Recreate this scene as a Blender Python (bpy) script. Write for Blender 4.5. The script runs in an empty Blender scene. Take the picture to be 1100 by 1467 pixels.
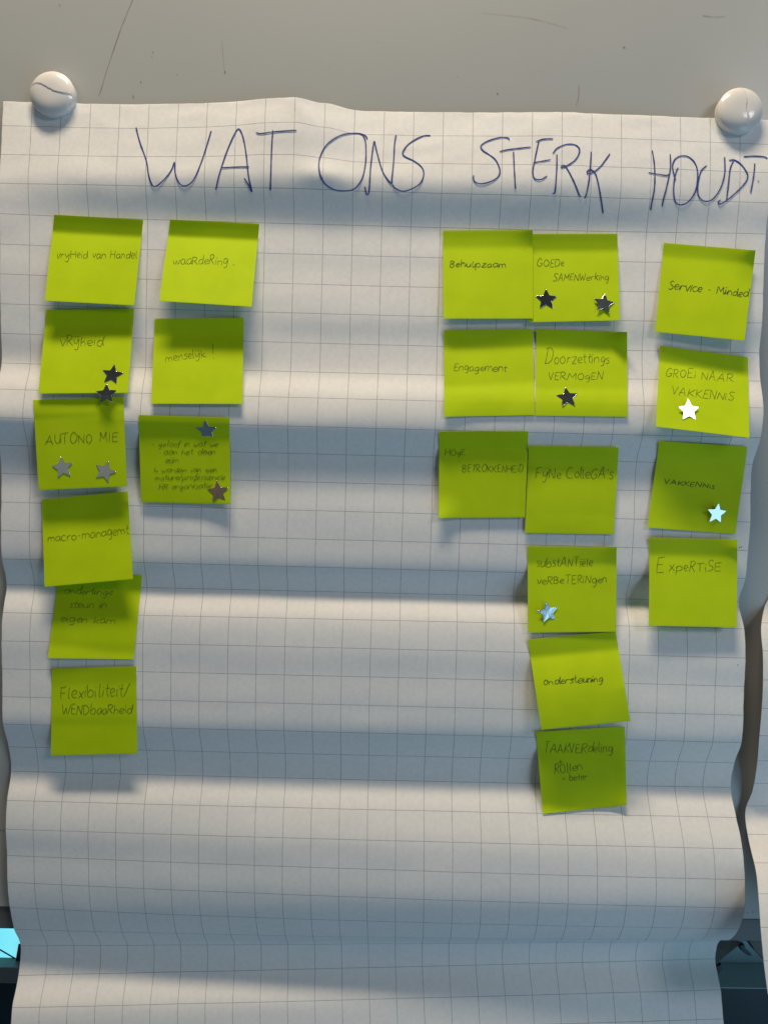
import bpy, math, random
import numpy as np
from mathutils import Matrix, Vector, noise

random.seed(7)
SC = bpy.context.scene

# ------------------------------------------------------------------ camera, world, lamps, exposure
FPX, CU, CV = 1059.0, 550.0, 733.5           # the lens in pixels of the 1100 x 1467 photograph
cam_data = bpy.data.cameras.new("camera")
cam_data.sensor_fit = 'VERTICAL'
cam_data.sensor_height = 36.0
cam_data.lens = 36.0 * FPX / 1467.0
cam_data.clip_start, cam_data.clip_end = 0.02, 60.0
cam = bpy.data.objects.new("camera", cam_data)
SC.collection.objects.link(cam)
CAM = (Matrix.Translation((0.0, -0.64, 1.35)) @ Matrix.Rotation(math.radians(94.0), 4, 'X')
       @ Matrix.Rotation(math.radians(1.0), 4, 'Z'))
cam.matrix_world = CAM
SC.camera = cam

SC.view_settings.view_transform = 'Standard'
SC.view_settings.look = 'None'
SC.view_settings.exposure = 0.0
SC.view_settings.gamma = 1.0
SC.view_settings.use_curve_mapping = False

world = bpy.data.worlds.new("World")
SC.world = world
world.use_nodes = True
wn, wl = world.node_tree.nodes, world.node_tree.links
bg = wn["Background"]
wtc = wn.new("ShaderNodeTexCoord")
wsep = wn.new("ShaderNodeSeparateXYZ")
wl.new(wtc.outputs["Generated"], wsep.inputs[0])
# a dim room: dark straight behind the camera, cooler and brighter towards the sides and the floor
wr = wn.new("ShaderNodeMapRange")
wr.interpolation_type = 'SMOOTHSTEP'
wr.inputs["From Min"].default_value = -0.92
wr.inputs["From Max"].default_value = -0.35
wl.new(wsep.outputs["Y"], wr.inputs["Value"])
wm = wn.new("ShaderNodeMix"); wm.data_type = 'RGBA'
wm.inputs["A"].default_value = (0.015, 0.018, 0.02, 1)
wl.new(wr.outputs["Result"], wm.inputs["Factor"])
wr2 = wn.new("ShaderNodeMapRange")
wr2.inputs["From Min"].default_value = -0.7
wr2.inputs["From Max"].default_value = 0.7
wl.new(wsep.outputs["Z"], wr2.inputs["Value"])
wm2 = wn.new("ShaderNodeMix"); wm2.data_type = 'RGBA'
wm2.inputs["A"].default_value = (0.060, 0.100, 0.150, 1)
wm2.inputs["B"].default_value = (0.062, 0.07, 0.066, 1)
wl.new(wr2.outputs["Result"], wm2.inputs["Factor"])
wl.new(wm2.outputs["Result"], wm.inputs["B"])
# a pale band added to the world for the grey stars to reflect
def _w(op, a, b=None, c=None):
    n = wn.new("ShaderNodeMath"); n.operation = op
    for i, x in enumerate((a, b, c)):
        if isinstance(x, (int, float)):
            n.inputs[i].default_value = x
        elif x is not None:
            wl.new(x, n.inputs[i])
    return n.outputs[0]
def _ramp(sock, a, b):
    n = wn.new("ShaderNodeMapRange"); n.interpolation_type = 'SMOOTHSTEP'
    n.inputs["From Min"].default_value = a; n.inputs["From Max"].default_value = b
    wl.new(sock, n.inputs["Value"])
    return n.outputs["Result"]
band = _w('MULTIPLY', _ramp(wsep.outputs["X"], -0.20, -0.34), _w('MULTIPLY', _ramp(wsep.outputs["Z"], -0.35, -0.2), _ramp(wsep.outputs["Z"], 0.40, 0.28)))
wm3 = wn.new("ShaderNodeMix"); wm3.data_type = 'RGBA'
wl.new(band, wm3.inputs["Factor"])
wl.new(wm.outputs["Result"], wm3.inputs["A"])
wm3.inputs["B"].default_value = (0.20, 0.215, 0.195, 1)
wl.new(wm3.outputs["Result"], bg.inputs["Color"])
bg.inputs["Strength"].default_value = 1.0


def area_lamp(name, loc, target, sx, sy, power, col):
    d = bpy.data.lights.new(name, 'AREA')
    d.shape = 'RECTANGLE'
    d.size, d.size_y = sx, sy
    d.energy = power
    d.color = col
    o = bpy.data.objects.new(name, d)
    SC.collection.objects.link(o)
    o.location = loc
    o.rotation_euler = (Vector(target) - Vector(loc)).to_track_quat('-Z', 'Y').to_euler()
    return o


area_lamp("ceiling_lamp", (-0.12, -0.57, 2.80), (0.0, 0.0, 1.3), 0.62, 0.19, 23.8, (1.0, 0.83, 0.61))
area_lamp("rear_fill_lamp", (1.75, -2.3, 2.35), (0.0, 0.0, 1.3), 0.8, 0.5, 12.0, (0.97, 0.93, 1.0))  # unseen lamp added behind the camera: cool frontal fill, mirrored in one star
area_lamp("window_light", (1.4, -0.95, 0.42), (0.0, 0.0, 1.05), 1.6, 1.2, 9.5, (0.40, 0.74, 1.0))

# ------------------------------------------------------------------ helpers
def cw(p):
    """camera-frame millimetres (x across, y down, z away from the lens) -> world metres"""
    return CAM @ Vector((p[0] / 1000.0, -p[1] / 1000.0, -p[2] / 1000.0))


def ray(u, v, z):
    return ((u - CU) * z / FPX, (v - CV) * z / FPX, z)


def make_mesh(name, verts, faces, mat, parent=None, origin=None, smooth=True, uvs=None):
    if origin is None:
        origin = parent['_o'] if parent is not None and '_o' in parent else (0, 0, 0)
    og = Vector(origin)
    me = bpy.data.meshes.new(name)
    me.from_pydata([tuple(Vector(v) - og) for v in verts], [], faces)
    me.materials.append(mat)
    if smooth:
        me.polygons.foreach_set("use_smooth", [True] * len(me.polygons))
    if uvs is not None:
        lay = me.uv_layers.new(name="UVMap")
        idx = np.empty(len(me.loops), dtype=np.int32)
        me.loops.foreach_get("vertex_index", idx)
        lay.data.foreach_set("uv", np.asarray(uvs, dtype=np.float32)[idx].ravel())
    me.update()
    o = bpy.data.objects.new(name, me)
    SC.collection.objects.link(o)
    if parent is not None:
        o.parent = parent
    else:
        o.location = og
    return o


ORIGINS = {}


def tag(o, label, cat, group=None):
    o["label"] = label
    o["category"] = cat
    if group:
        o["group"] = group


def grid_faces(nu, nv):
    return [(j * nu + i, j * nu + i + 1, (j + 1) * nu + i + 1, (j + 1) * nu + i)
            for j in range(nv - 1) for i in range(nu - 1)]


def catmull(pts, step=1.0):
    pts = [np.array(p, float) for p in pts]
    if len(pts) == 1:
        return pts
    out = []
    ext = [2 * pts[0] - pts[1]] + pts + [2 * pts[-1] - pts[-2]]
    for i in range(1, len(ext) - 2):
        p0, p1, p2, p3 = ext[i - 1:i + 3]
        n = max(1, int(np.linalg.norm(p2 - p1) / step))
        for k in range(n):
            t = k / n
            out.append(0.5 * ((2 * p1) + (-p0 + p2) * t + (2 * p0 - 5 * p1 + 4 * p2 - p3) * t * t
                              + (-p0 + 3 * p1 - 3 * p2 + p3) * t ** 3))
    out.append(pts[-1])
    return out


def interp(xs, ys, x):
    return float(np.interp(x, xs, ys))


# ------------------------------------------------------------------ materials
def new_mat(name, base, rough=0.6, metal=0.0, spec=0.5, coat=0.0):
    m = bpy.data.materials.new(name)
    m.use_nodes = True
    b = m.node_tree.nodes["Principled BSDF"]
    b.inputs["Base Color"].default_value = (*base, 1)
    b.inputs["Roughness"].default_value = rough
    b.inputs["Metallic"].default_value = metal
    b.inputs["Specular IOR Level"].default_value = spec
    b.inputs["Coat Weight"].default_value = coat
    b.inputs["Coat Roughness"].default_value = 0.08
    return m


def add_bump(m, scale, strength, dist=0.001, detail=4.0, coord="Object", scale2=None):
    nt = m.node_tree
    b = nt.nodes["Principled BSDF"]
    tc = nt.nodes.new("ShaderNodeTexCoord")
    nz = nt.nodes.new("ShaderNodeTexNoise")
    nz.inputs["Scale"].default_value = scale
    nz.inputs["Detail"].default_value = detail
    nt.links.new(tc.outputs[coord], nz.inputs["Vector"])
    bp = nt.nodes.new("ShaderNodeBump")
    bp.inputs["Strength"].default_value = strength
    bp.inputs["Distance"].default_value = dist
    nt.links.new(nz.outputs["Fac"], bp.inputs["Height"])
    nt.links.new(bp.outputs["Normal"], b.inputs["Normal"])
    return nz


def mottle(m, a, b_, scale, detail=5.0, lo=0.35, hi=0.65, coord="Object"):
    """base colour drifting between two close colours"""
    nt = m.node_tree
    p = nt.nodes["Principled BSDF"]
    tc = nt.nodes.new("ShaderNodeTexCoord")
    nz = nt.nodes.new("ShaderNodeTexNoise")
    nz.inputs["Scale"].default_value = scale
    nz.inputs["Detail"].default_value = detail
    nt.links.new(tc.outputs[coord], nz.inputs["Vector"])
    mr = nt.nodes.new("ShaderNodeMapRange")
    mr.inputs["From Min"].default_value = lo
    mr.inputs["From Max"].default_value = hi
    nt.links.new(nz.outputs["Fac"], mr.inputs["Value"])
    mx = nt.nodes.new("ShaderNodeMix"); mx.data_type = 'RGBA'
    mx.inputs["A"].default_value = (*a, 1)
    mx.inputs["B"].default_value = (*b_, 1)
    nt.links.new(mr.outputs["Result"], mx.inputs["Factor"])
    nt.links.new(mx.outputs["Result"], p.inputs["Base Color"])
    return mx


def paper_material():
    m = new_mat("squared_paper", (0.8, 0.8, 0.78), 0.75, spec=0.18)
    nt = m.node_tree
    p = nt.nodes["Principled BSDF"]
    mx = mottle(m, (0.795, 0.795, 0.785), (0.845, 0.84, 0.83), 260.0, 8.0)
    uv = nt.nodes.new("ShaderNodeUVMap"); uv.uv_map = "UVMap"
    sp = nt.nodes.new("ShaderNodeSeparateXYZ")
    nt.links.new(uv.outputs["UV"], sp.inputs[0])

    def math_node(op, a, b=None):
        n = nt.nodes.new("ShaderNodeMath"); n.operation = op
        for i, x in enumerate((a, b)):
            if x is None:
                continue
            if isinstance(x, (int, float)):
                n.inputs[i].default_value = x
            else:
                nt.links.new(x, n.inputs[i])
        return n.outputs[0]

    def line(sock):
        fr = math_node('FRACT', math_node('ADD', sock, 100.5))
        d = math_node('ABSOLUTE', math_node('SUBTRACT', fr, 0.5))
        return math_node('LESS_THAN', d, 0.0105)
    ln = math_node('MAXIMUM', line(sp.outputs["X"]), line(sp.outputs["Y"]))
    nz = nt.nodes.new("ShaderNodeTexNoise")
    nz.inputs["Scale"].default_value = 3.0
    nt.links.new(uv.outputs["UV"], nz.inputs["Vector"])
    fac = math_node('MULTIPLY', ln, math_node('ADD', math_node('MULTIPLY', nz.outputs["Fac"], 0.55), 0.36))
    m2 = nt.nodes.new("ShaderNodeMix"); m2.data_type = 'RGBA'
    nt.links.new(fac, m2.inputs["Factor"])
    nt.links.new(mx.outputs["Result"], m2.inputs["A"])
    m2.inputs["B"].default_value = (0.20, 0.22, 0.25, 1)
    nt.links.new(m2.outputs["Result"], p.inputs["Base Color"])
    add_bump(m, 900.0, 0.25, 0.0003, 3.0)
    return m


M_PAPER = paper_material()
M_NOTE = new_mat("lime_paper", (0.5, 0.74, 0.01), 0.62, spec=0.14)
mottle(M_NOTE, (0.475, 0.65, 0.004), (0.515, 0.695, 0.006), 40.0)
add_bump(M_NOTE, 700.0, 0.2, 0.0003, 3.0)
M_PEN = new_mat("pen_ink", (0.085, 0.12, 0.02), 0.5, spec=0.3)
M_PEN_DARK = new_mat("dark_pen_ink", (0.03, 0.045, 0.02), 0.5, spec=0.3)
M_MARK = new_mat("blue_marker_ink", (0.03, 0.055, 0.26), 0.45, spec=0.35)
M_BOARD = new_mat("enamel_board", (0.55, 0.55, 0.52), 0.28, spec=0.5)
mottle(M_BOARD, (0.42, 0.438, 0.43), (0.435, 0.453, 0.445), 6.0)
add_bump(M_BOARD, 260.0, 0.04, 0.0004, 2.0)
M_SCRATCH = new_mat("board_scratch", (0.13, 0.11, 0.09), 0.6)
M_SCRATCH2 = new_mat("faint_red_mark", (0.30, 0.215, 0.175), 0.6)
M_SPECK = new_mat("board_speck", (0.06, 0.06, 0.06), 0.6)
M_RAIL = new_mat("anodised_rail", (0.135, 0.135, 0.14), 0.42, 0.15)
add_bump(M_RAIL, 300.0, 0.1, 0.0003)
M_TRAY = new_mat("grey_plastic", (0.30, 0.33, 0.31), 0.5)
mottle(M_TRAY, (0.13, 0.155, 0.14), (0.16, 0.18, 0.165), 30.0)
M_BRACKET = new_mat("brown_grey_bracket", (0.10, 0.092, 0.088), 0.5)
M_DARK = new_mat("dark_rubber", (0.015, 0.02, 0.025), 0.5)
M_NAVY = new_mat("navy_board", (0.012, 0.035, 0.06), 0.4)
mottle(M_NAVY, (0.004, 0.016, 0.027), (0.006, 0.021, 0.034), 4.0)
M_TEAL = new_mat("teal_panel", (0.20, 0.37, 0.43), 0.5)
M_LEDGE = new_mat("grey_ledge", (0.13, 0.14, 0.15), 0.5)
M_MAGNET = new_mat("white_plastic", (0.72, 0.71, 0.70), 0.14, spec=0.5)
M_GLASS = new_mat("bright_window", (0.1, 0.5, 0.6), 0.2)
_p = M_GLASS.node_tree.nodes["Principled BSDF"]
_mx = mottle(M_GLASS, (0.15, 0.70, 0.83), (0.24, 0.78, 0.88), 5.0)
M_GLASS.node_tree.links.new(_mx.outputs["Result"], _p.inputs["Emission Color"])
_p.inputs["Emission Strength"].default_value = 1.0


def foil(name, base, rough):
    m = new_mat(name, base, rough, 1.0)
    add_bump(m, 190.0, 0.16, 0.0005, 4.0)
    return m


M_FOIL = foil("silver_foil", (0.78, 0.78, 0.77), 0.16)
M_FOIL_RED = foil("coppery_foil", (0.52, 0.36, 0.30), 0.2)

# ------------------------------------------------------------------ the squared flipchart sheet
# one line per printed row of squares: its two ends (x, y, z in mm seen from the camera), 25 mm squares
ROWS = [
    (-324.4, -350.4, 630.5, 325.3, -331.4, 624.7),
    (-324.9, -329.0, 629.3, 324.7, -309.9, 623.0),
    (-325.5, -303.9, 628.3, 324.0, -285.1, 621.1),
    (-326.3, -278.8, 626.6, 323.5, -260.1, 621.8),
    (-326.8, -253.8, 628.6, 323.0, -235.4, 625.9),
    (-327.4, -228.8, 631.0, 322.3, -210.5, 627.3),
    (-328.1, -203.7, 632.1, 321.8, -185.6, 627.9),
    (-328.7, -178.7, 634.0, 321.2, -160.7, 628.6),
    (-329.4, -153.8, 636.3, 320.5, -136.0, 631.7),
    (-330.0, -128.8, 638.6, 319.9, -111.3, 628.6),
    (-330.7, -105.1, 631.2, 318.9, -87.5, 621.6),
    (-331.5, -80.4, 628.0, 318.1, -62.7, 624.6),
    (-332.3, -57.8, 638.6, 317.3, -41.0, 637.0),
    (-333.0, -33.6, 644.0, 316.8, -16.2, 639.3),
    (-333.6, -8.7, 644.8, 316.2, 8.7, 638.7),
    (-334.3, 16.3, 645.7, 315.4, 33.5, 640.7),
    (-335.0, 41.2, 648.7, 314.8, 58.1, 644.1),
    (-335.5, 64.5, 657.7, 314.6, 79.8, 656.2),
    (-335.9, 88.8, 652.1, 313.9, 102.0, 644.8),
    (-336.7, 113.6, 651.5, 313.2, 126.7, 641.0),
    (-337.2, 138.6, 653.5, 312.5, 151.6, 642.1),
    (-337.7, 163.5, 654.8, 311.9, 176.6, 642.1),
    (-338.1, 188.5, 656.9, 311.7, 201.4, 645.3),
    (-338.2, 211.7, 666.5, 311.4, 223.1, 657.6),
    (-339.0, 235.8, 672.7, 311.0, 247.3, 663.3),
    (-339.4, 259.9, 666.1, 310.2, 269.3, 651.6),
    (-339.4, 284.9, 664.2, 310.0, 291.5, 639.8),
    (-339.7, 309.7, 666.7, 309.8, 316.1, 635.3),
    (-339.9, 334.6, 668.1, 309.8, 341.1, 636.1),
    (-339.6, 359.4, 671.7, 309.8, 364.2, 646.0),
    (-339.3, 383.4, 679.2, 309.9, 383.3, 662.5),
    (-339.3, 405.6, 691.1, 310.1, 397.0, 683.7),
    (-339.4, 430.8, 687.2, 310.9, 419.8, 694.3),
    (-338.5, 451.8, 673.4, 311.7, 442.9, 685.3),
    (-337.4, 476.5, 669.3, 312.6, 467.6, 681.8),
    (-336.3, 501.2, 665.8, 313.5, 492.3, 677.7),
]
ROWS = np.array(ROWS)


def spline_rows(r):
    """smooth (Catmull-Rom) interpolation of the row ends at row r"""
    r = min(max(r, 0.0), len(ROWS) - 1.0001)
    i = int(r); t = r - i
    g = lambda k: ROWS[min(max(k, 0), len(ROWS) - 1)]
    p0, p1, p2, p3 = g(i - 1), g(i), g(i + 1), g(i + 2)
    return 0.5 * (2 * p1 + (p2 - p0) * t + (2 * p0 - 5 * p1 + 4 * p2 - p3) * t * t + (3 * p1 - p0 - 3 * p2 + p3) * t ** 3)


# sag of the middle of each ruling (mm, down +) and the buckles along the top edge
SAG_R = [0, 2, 3, 4, 6, 8, 9, 10.5, 12, 14, 19, 22, 23, 25, 26, 28, 29, 30, 31, 33, 35]
SAG_V = [0, -.5, -.7, 0, 1.1, 1.3, 1.5, .8, .7, .2, -.7, -.2, .5, .6, 1.2, 2.2, 2.8, 2.4, .4, .6, .6]
BX = [0, 4.0, 7.0, 9.0, 9.9, 11.0, 12.0, 14.0, 16.0, 18.0, 19.0, 21.0, 26.0]
BV1 = [0, 0.2, -2.0, -4.9, -5.6, -2.5, .8, .6, 0, -.9, -1.4, -.9, 0]
ZX = [0, 3.0, 6.0, 8.0, 9.4, 10.2, 11.0, 12.4, 15.0, 17.0, 18.5, 21.0, 24.0, 26.0]
ZV = [0, 0.0, -.3, -2.5, -6.0, -6.4, -4.4, -.4, -.3, -1.0, -2.0, -1.2, -.2, 0.0]
# depth of the middle of the sheet beyond the straight rulings (mm, + towards the board)
MID_R = [0, 1.6, 2.55, 4.15, 5.2, 7.5, 9, 36]
MID_V = [0, -1.0, -2.2, 5.2, 4.0, 1.2, 0, 0]


def smooth_interp(xs, ys, x):
    x = min(max(x, xs[0]), xs[-1])
    for i in range(len(xs) - 1):
        if x <= xs[i + 1]:
            t = (x - xs[i]) / (xs[i + 1] - xs[i])
            t = t * t * (3 - 2 * t)
            return ys[i] * (1 - t) + ys[i + 1] * t
    return ys[-1]


def wrinkle(c, r):
    top = math.exp(-(r / 3.2) ** 2)
    n = noise.noise((c * 0.42, r * 0.62, 3.1)) * 0.40 + noise.noise((c * 0.9, r * 1.3, 7.7)) * (0.13 + .16 * top)
    n += (abs(noise.noise((c * 0.55 + r * .5, r * 0.9 - c * .2, 2.2))) ** .8) * (.25 + .75 * top) * .6
    return n


def surf(c, r):
    """point of the sheet, camera frame mm, at square coordinates (column c 0..26, row r 0..35)"""
    e = spline_rows(r)
    t = c / 26.0
    p = e[:3] * (1 - t) + e[3:] * t
    p = p.copy()
    p[1] += smooth_interp(SAG_R, SAG_V, r) * 4 * t * (1 - t)
    k = max(0.0, 1 - abs(r - 0.6) / 3.0) if r > 0.6 else 1.0
    k = k * k * (3 - 2 * k)
    if k > 0:
        p[1] += smooth_interp(BX, BV1, c) * k
        p[2] += smooth_interp(ZX, ZV, c) * k
    w = 1 - abs(t - .48) ** 3 / .48 ** 3 if abs(t - .48) < .48 else 0.0
    p[2] += smooth_interp(MID_R, MID_V, r) * w
    if r < 1.5:                           # a sharp crease running down from the top edge
        p[2] -= 1.3 * math.exp(-abs(c - 10.12 - .3 * r + .12 * math.sin(5 * r)) / .16) * (1 - r / 1.5)
    # the little pinch under the first O
    d2 = ((c - 10.95) / 0.8) ** 2 + ((r - 2.55) / 0.34) ** 2
    p[2] -= 2.2 * math.exp(-d2)
    p[2] += wrinkle(c, r)
    return p


def pix(p):
    return CU + FPX * p[0] / p[2], CV + FPX * p[1] / p[2]


def locate(u, v, guess=None):
    """square coordinates of the sheet point seen at pixel (u, v)"""
    c, r = guess if guess else ((u - 3) / 42.0, (v - 140) / 40.8)
    for _ in range(14):
        r = min(max(r, 0.0), 34.9)
        a = pix(surf(c, r))
        eu, ev = u - a[0], v - a[1]
        if abs(eu) + abs(ev) < 0.02:
            break
        h = 0.02
        b = pix(surf(c + h, r)); d = pix(surf(c, r + h))
        j11, j21 = (b[0] - a[0]) / h, (b[1] - a[1]) / h
        j12, j22 = (d[0] - a[0]) / h, (d[1] - a[1]) / h
        det = j11 * j22 - j12 * j21
        if abs(det) < 1e-6:
            break
        dc = (eu * j22 - ev * j12) / det
        dr = (ev * j11 - eu * j21) / det
        s = min(1.0, 1.0 / max(abs(dc), abs(dr), 1e-9))
        c += dc * s; r += dr * s
    return c, r


def sheet_depth(u, v):
    c, r = locate(u, v)
    return surf(min(max(c, 0), 26), r)[2]


def build_sheet():
    nu, nv = 26 * 5 + 1, 35 * 9 + 1
    verts, uvs = [], []
    for j in range(nv):
        r = 35.0 * j / (nv - 1)
        for i in range(nu):
            c = 26.0 * i / (nu - 1)
            q = surf(c, r)
            # a trace of tearing at the edges of the sheet
            if i in (0, nu - 1):
                q[0] += noise.noise((r * 2.1, i, 1.0)) * 0.35
            if j == 0:
                q[1] += noise.noise((c * 2.3, 5.0, 1.0)) * 0.5
            verts.append(cw(q)); uvs.append((c, r + 0.14 if r < 0 else r))
    o = make_mesh("flipchart_sheet", verts, [f[::-1] for f in grid_faces(nu, nv)], M_PAPER, origin=cw(surf(13, 0)), uvs=uvs)
    s = o.modifiers.new("thickness", 'SOLIDIFY')
    s.thickness = 0.00018
    s.offset = -1.0
    wnm = o.modifiers.new('flat_edges', 'WEIGHTED_NORMAL'); wnm.mode = 'FACE_AREA'; wnm.weight = 100
    ORIGINS[o.name] = cw(surf(13, 0))
    tag(o, "large white squared flipchart sheet with handwritten blue heading, held by two white magnets", "flipchart sheet", "flipchart sheets")
    return o


# ------------------------------------------------------------------ whiteboard behind it
def board_z(x, y):
    return 634.5 + (y + 340) * 0.0690 - x * 0.0077


def board_pt(u, v, lift=0.0):
    z = 650.0
    for _ in range(12):
        p = ray(u, v, z)
        z = board_z(p[0], p[1])
    return ray(u, v, z - lift)


def box_from_quad(name, quad, thick, mat, parent, bevel=0.001):
    """a slab: front face quad (camera-frame mm points, clockwise from top left), thickness away from the lens"""
    fr = [cw(q) for q in quad]
    n = (fr[1] - fr[0]).cross(fr[3] - fr[0]).normalized()
    if n.y < 0:
        n = -n
    bk = [f + n * thick / 1000.0 for f in fr]
    v = fr + bk
    faces = [(0, 3, 2, 1), (4, 5, 6, 7), (0, 1, 5, 4), (1, 2, 6, 5), (2, 3, 7, 6), (3, 0, 4, 7)]
    o = make_mesh(name, v, faces, mat, parent, origin=ORIGINS[parent.name] if parent else None, smooth=False)
    if bevel:
        b = o.modifiers.new("soft_edges", 'BEVEL')
        b.width = bevel; b.segments = 2
    return o


def empty(name, loc):
    o = bpy.data.objects.new(name, None)
    o.empty_display_size = 0.05
    SC.collection.objects.link(o)
    o.location = loc
    ORIGINS[o.name] = Vector(loc)
    return o


def bp(x, y, dz=0.0):
    return (x, y, board_z(x, y) + dz)


def build_whiteboard():
    # lower edge of the enamel panel: the line from (0,1291) to (1085,1309) in the picture
    yl, yr = 366.0, 374.5
    sl = (yr - yl) / 660.0
    yb = lambda x: yl + (x + 345) * sl
    root = empty("whiteboard", cw(bp(0, yb(0))))
    tag(root, "grey-white enamel whiteboard with scratches, behind the squared flipchart sheet", "whiteboard")
    xs = (-760, 900)
    top = -760
    box_from_quad("panel", [bp(xs[0], top), bp(xs[1], top), bp(xs[1], yb(xs[1])), bp(xs[0], yb(xs[0]))], 14, M_BOARD, root, 0.0)
    # the aluminium rail along the bottom, standing a little proud
    h = 22.5
    box_from_quad("bottom_rail", [bp(xs[0], yb(xs[0]) + .6, 1.2), bp(xs[1], yb(xs[1]) + .6, 1.2),
                                  bp(xs[1], yb(xs[1]) + h, 1.2), bp(xs[0], yb(xs[0]) + h, 1.2)], 20, M_RAIL, root, 0.001)
    # scratches and specks on the enamel
    def ribbon(name, pts, w, mat):
        path = catmull(pts, 3.0)
        v = []
        for i, q in enumerate(path):
            a = path[max(i - 1, 0)]; b = path[min(i + 1, len(path) - 1)]
            d = (b - a) / (np.linalg.norm(b - a) + 1e-9)
            k = w * (0.35 + 0.65 * abs(noise.noise((q[0] * .05, q[1] * .05, 2))) * 1.6) * .5
            v.append(cw(board_pt(q[0] - d[1] * k, q[1] + d[0] * k, 0.25)))
            v.append(cw(board_pt(q[0] + d[1] * k, q[1] - d[0] * k, 0.25)))
        f = [(2 * i, 2 * i + 1, 2 * i + 3, 2 * i + 2) for i in range(len(path) - 1)]
        make_mesh(name, v, f, mat, root, origin=ORIGINS[root.name])
    ribbon("scratch", [(197, -20), (190, 0), (173, 42), (153.5, 100), (147, 122), (142, 137)], .9, M_SCRATCH2)
    ribbon("scratch", [(318, 58), (320, 82), (322, 102)], 0.6, M_SCRATCH2)
    ribbon("scratch", [(829, 122), (828, 140), (824, 152)], 0.7, M_SCRATCH2)
    ribbon("scratch", [(690, 18), (760, 26), (812, 40)], 0.5, M_SCRATCH2)
    ribbon("scratch", [(1006, 22), (1022, 24), (1038, 23)], 0.7, M_SCRATCH2)
    ribbon("scratch", [(191, 136), (191.5, 141)], 1.2, M_SPECK)
    for (u, v, r) in ((322.4, 103, 1.2), (219.5, 74.5, .8), (218, 81, .6), (254, 107, .6), (202, 117, .7), (203, 118, .5), (712.5, 134, 1.0),
                      (893, 67.5, 1.0), (895, 68, .6), (905.5, 160.5, .7), (86, 7, .9), (540, 60, .5), (612, 38, .5), (471, 96, .45),
                      (980, 92, .5), (655, 110, .5), (1, 1189, 1.1), (5, 1190, .9), (8, 1187.5, .7), (1078, 1306.5, .9), (1070, 1307, .7), (1071, 1322, .5)):
        n = 7
        v_ = [cw(board_pt(u, v, 0.3))] + [cw(board_pt(u + r * math.cos(6.283 * k / n) * random.uniform(.6, 1.2),
              v + r * math.sin(6.283 * k / n) * random.uniform(.6, 1.2), 0.3)) for k in range(n)]
        make_mesh("speck", v_, [(0, 1 + (k + 1) % n, 1 + k) for k in range(n)], M_SPECK, root, origin=ORIGINS[root.name])
    # pen-tray bracket hanging under the rail by the lower end of the sheets
    def slab(name, pts, depth, mat):
        n = len(pts)
        v = [cw(ray(u, w, z)) for (u, w, z) in pts] + [cw(ray(u, w, z)) + Vector((0, depth, 0)) for (u, w, z) in pts]
        f = [tuple(range(n))[::-1], tuple(range(n, 2 * n))] + [(i, (i + 1) % n, n + (i + 1) % n, n + i) for i in range(n)]
        o = make_mesh(name, v, f, mat, root, origin=ORIGINS[root.name], smooth=False)
        b = o.modifiers.new("soft_edges", 'BEVEL'); b.width = 0.0008; b.segments = 2
    slab("pen_tray", [(1005, 1344, 712), (1046, 1345, 712), (1063, 1351.5, 708), (1044, 1367, 704), (1027, 1381, 702), (1005, 1390, 702)], 0.003, M_TRAY)
    slab("tray_bracket", [(1069.5, 1339.5, 712), (1112, 1340, 712), (1112, 1385, 712), (1092, 1374.5, 712), (1080, 1362, 712), (1072, 1348, 712)], 0.010, M_BRACKET)
    slab("tray_hinge", [(1058, 1355, 706), (1065.5, 1352.5, 706), (1069, 1361, 706), (1078, 1369.5, 706), (1071, 1369.5, 706), (1061.5, 1362, 706)], 0.006, M_DARK)
    slab("tray_hook", [(1026, 1384, 716), (1033, 1381, 716), (1035, 1388, 716), (1030.5, 1394, 716), (1026, 1395, 716)], 0.006, M_DARK)
    return root


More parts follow.
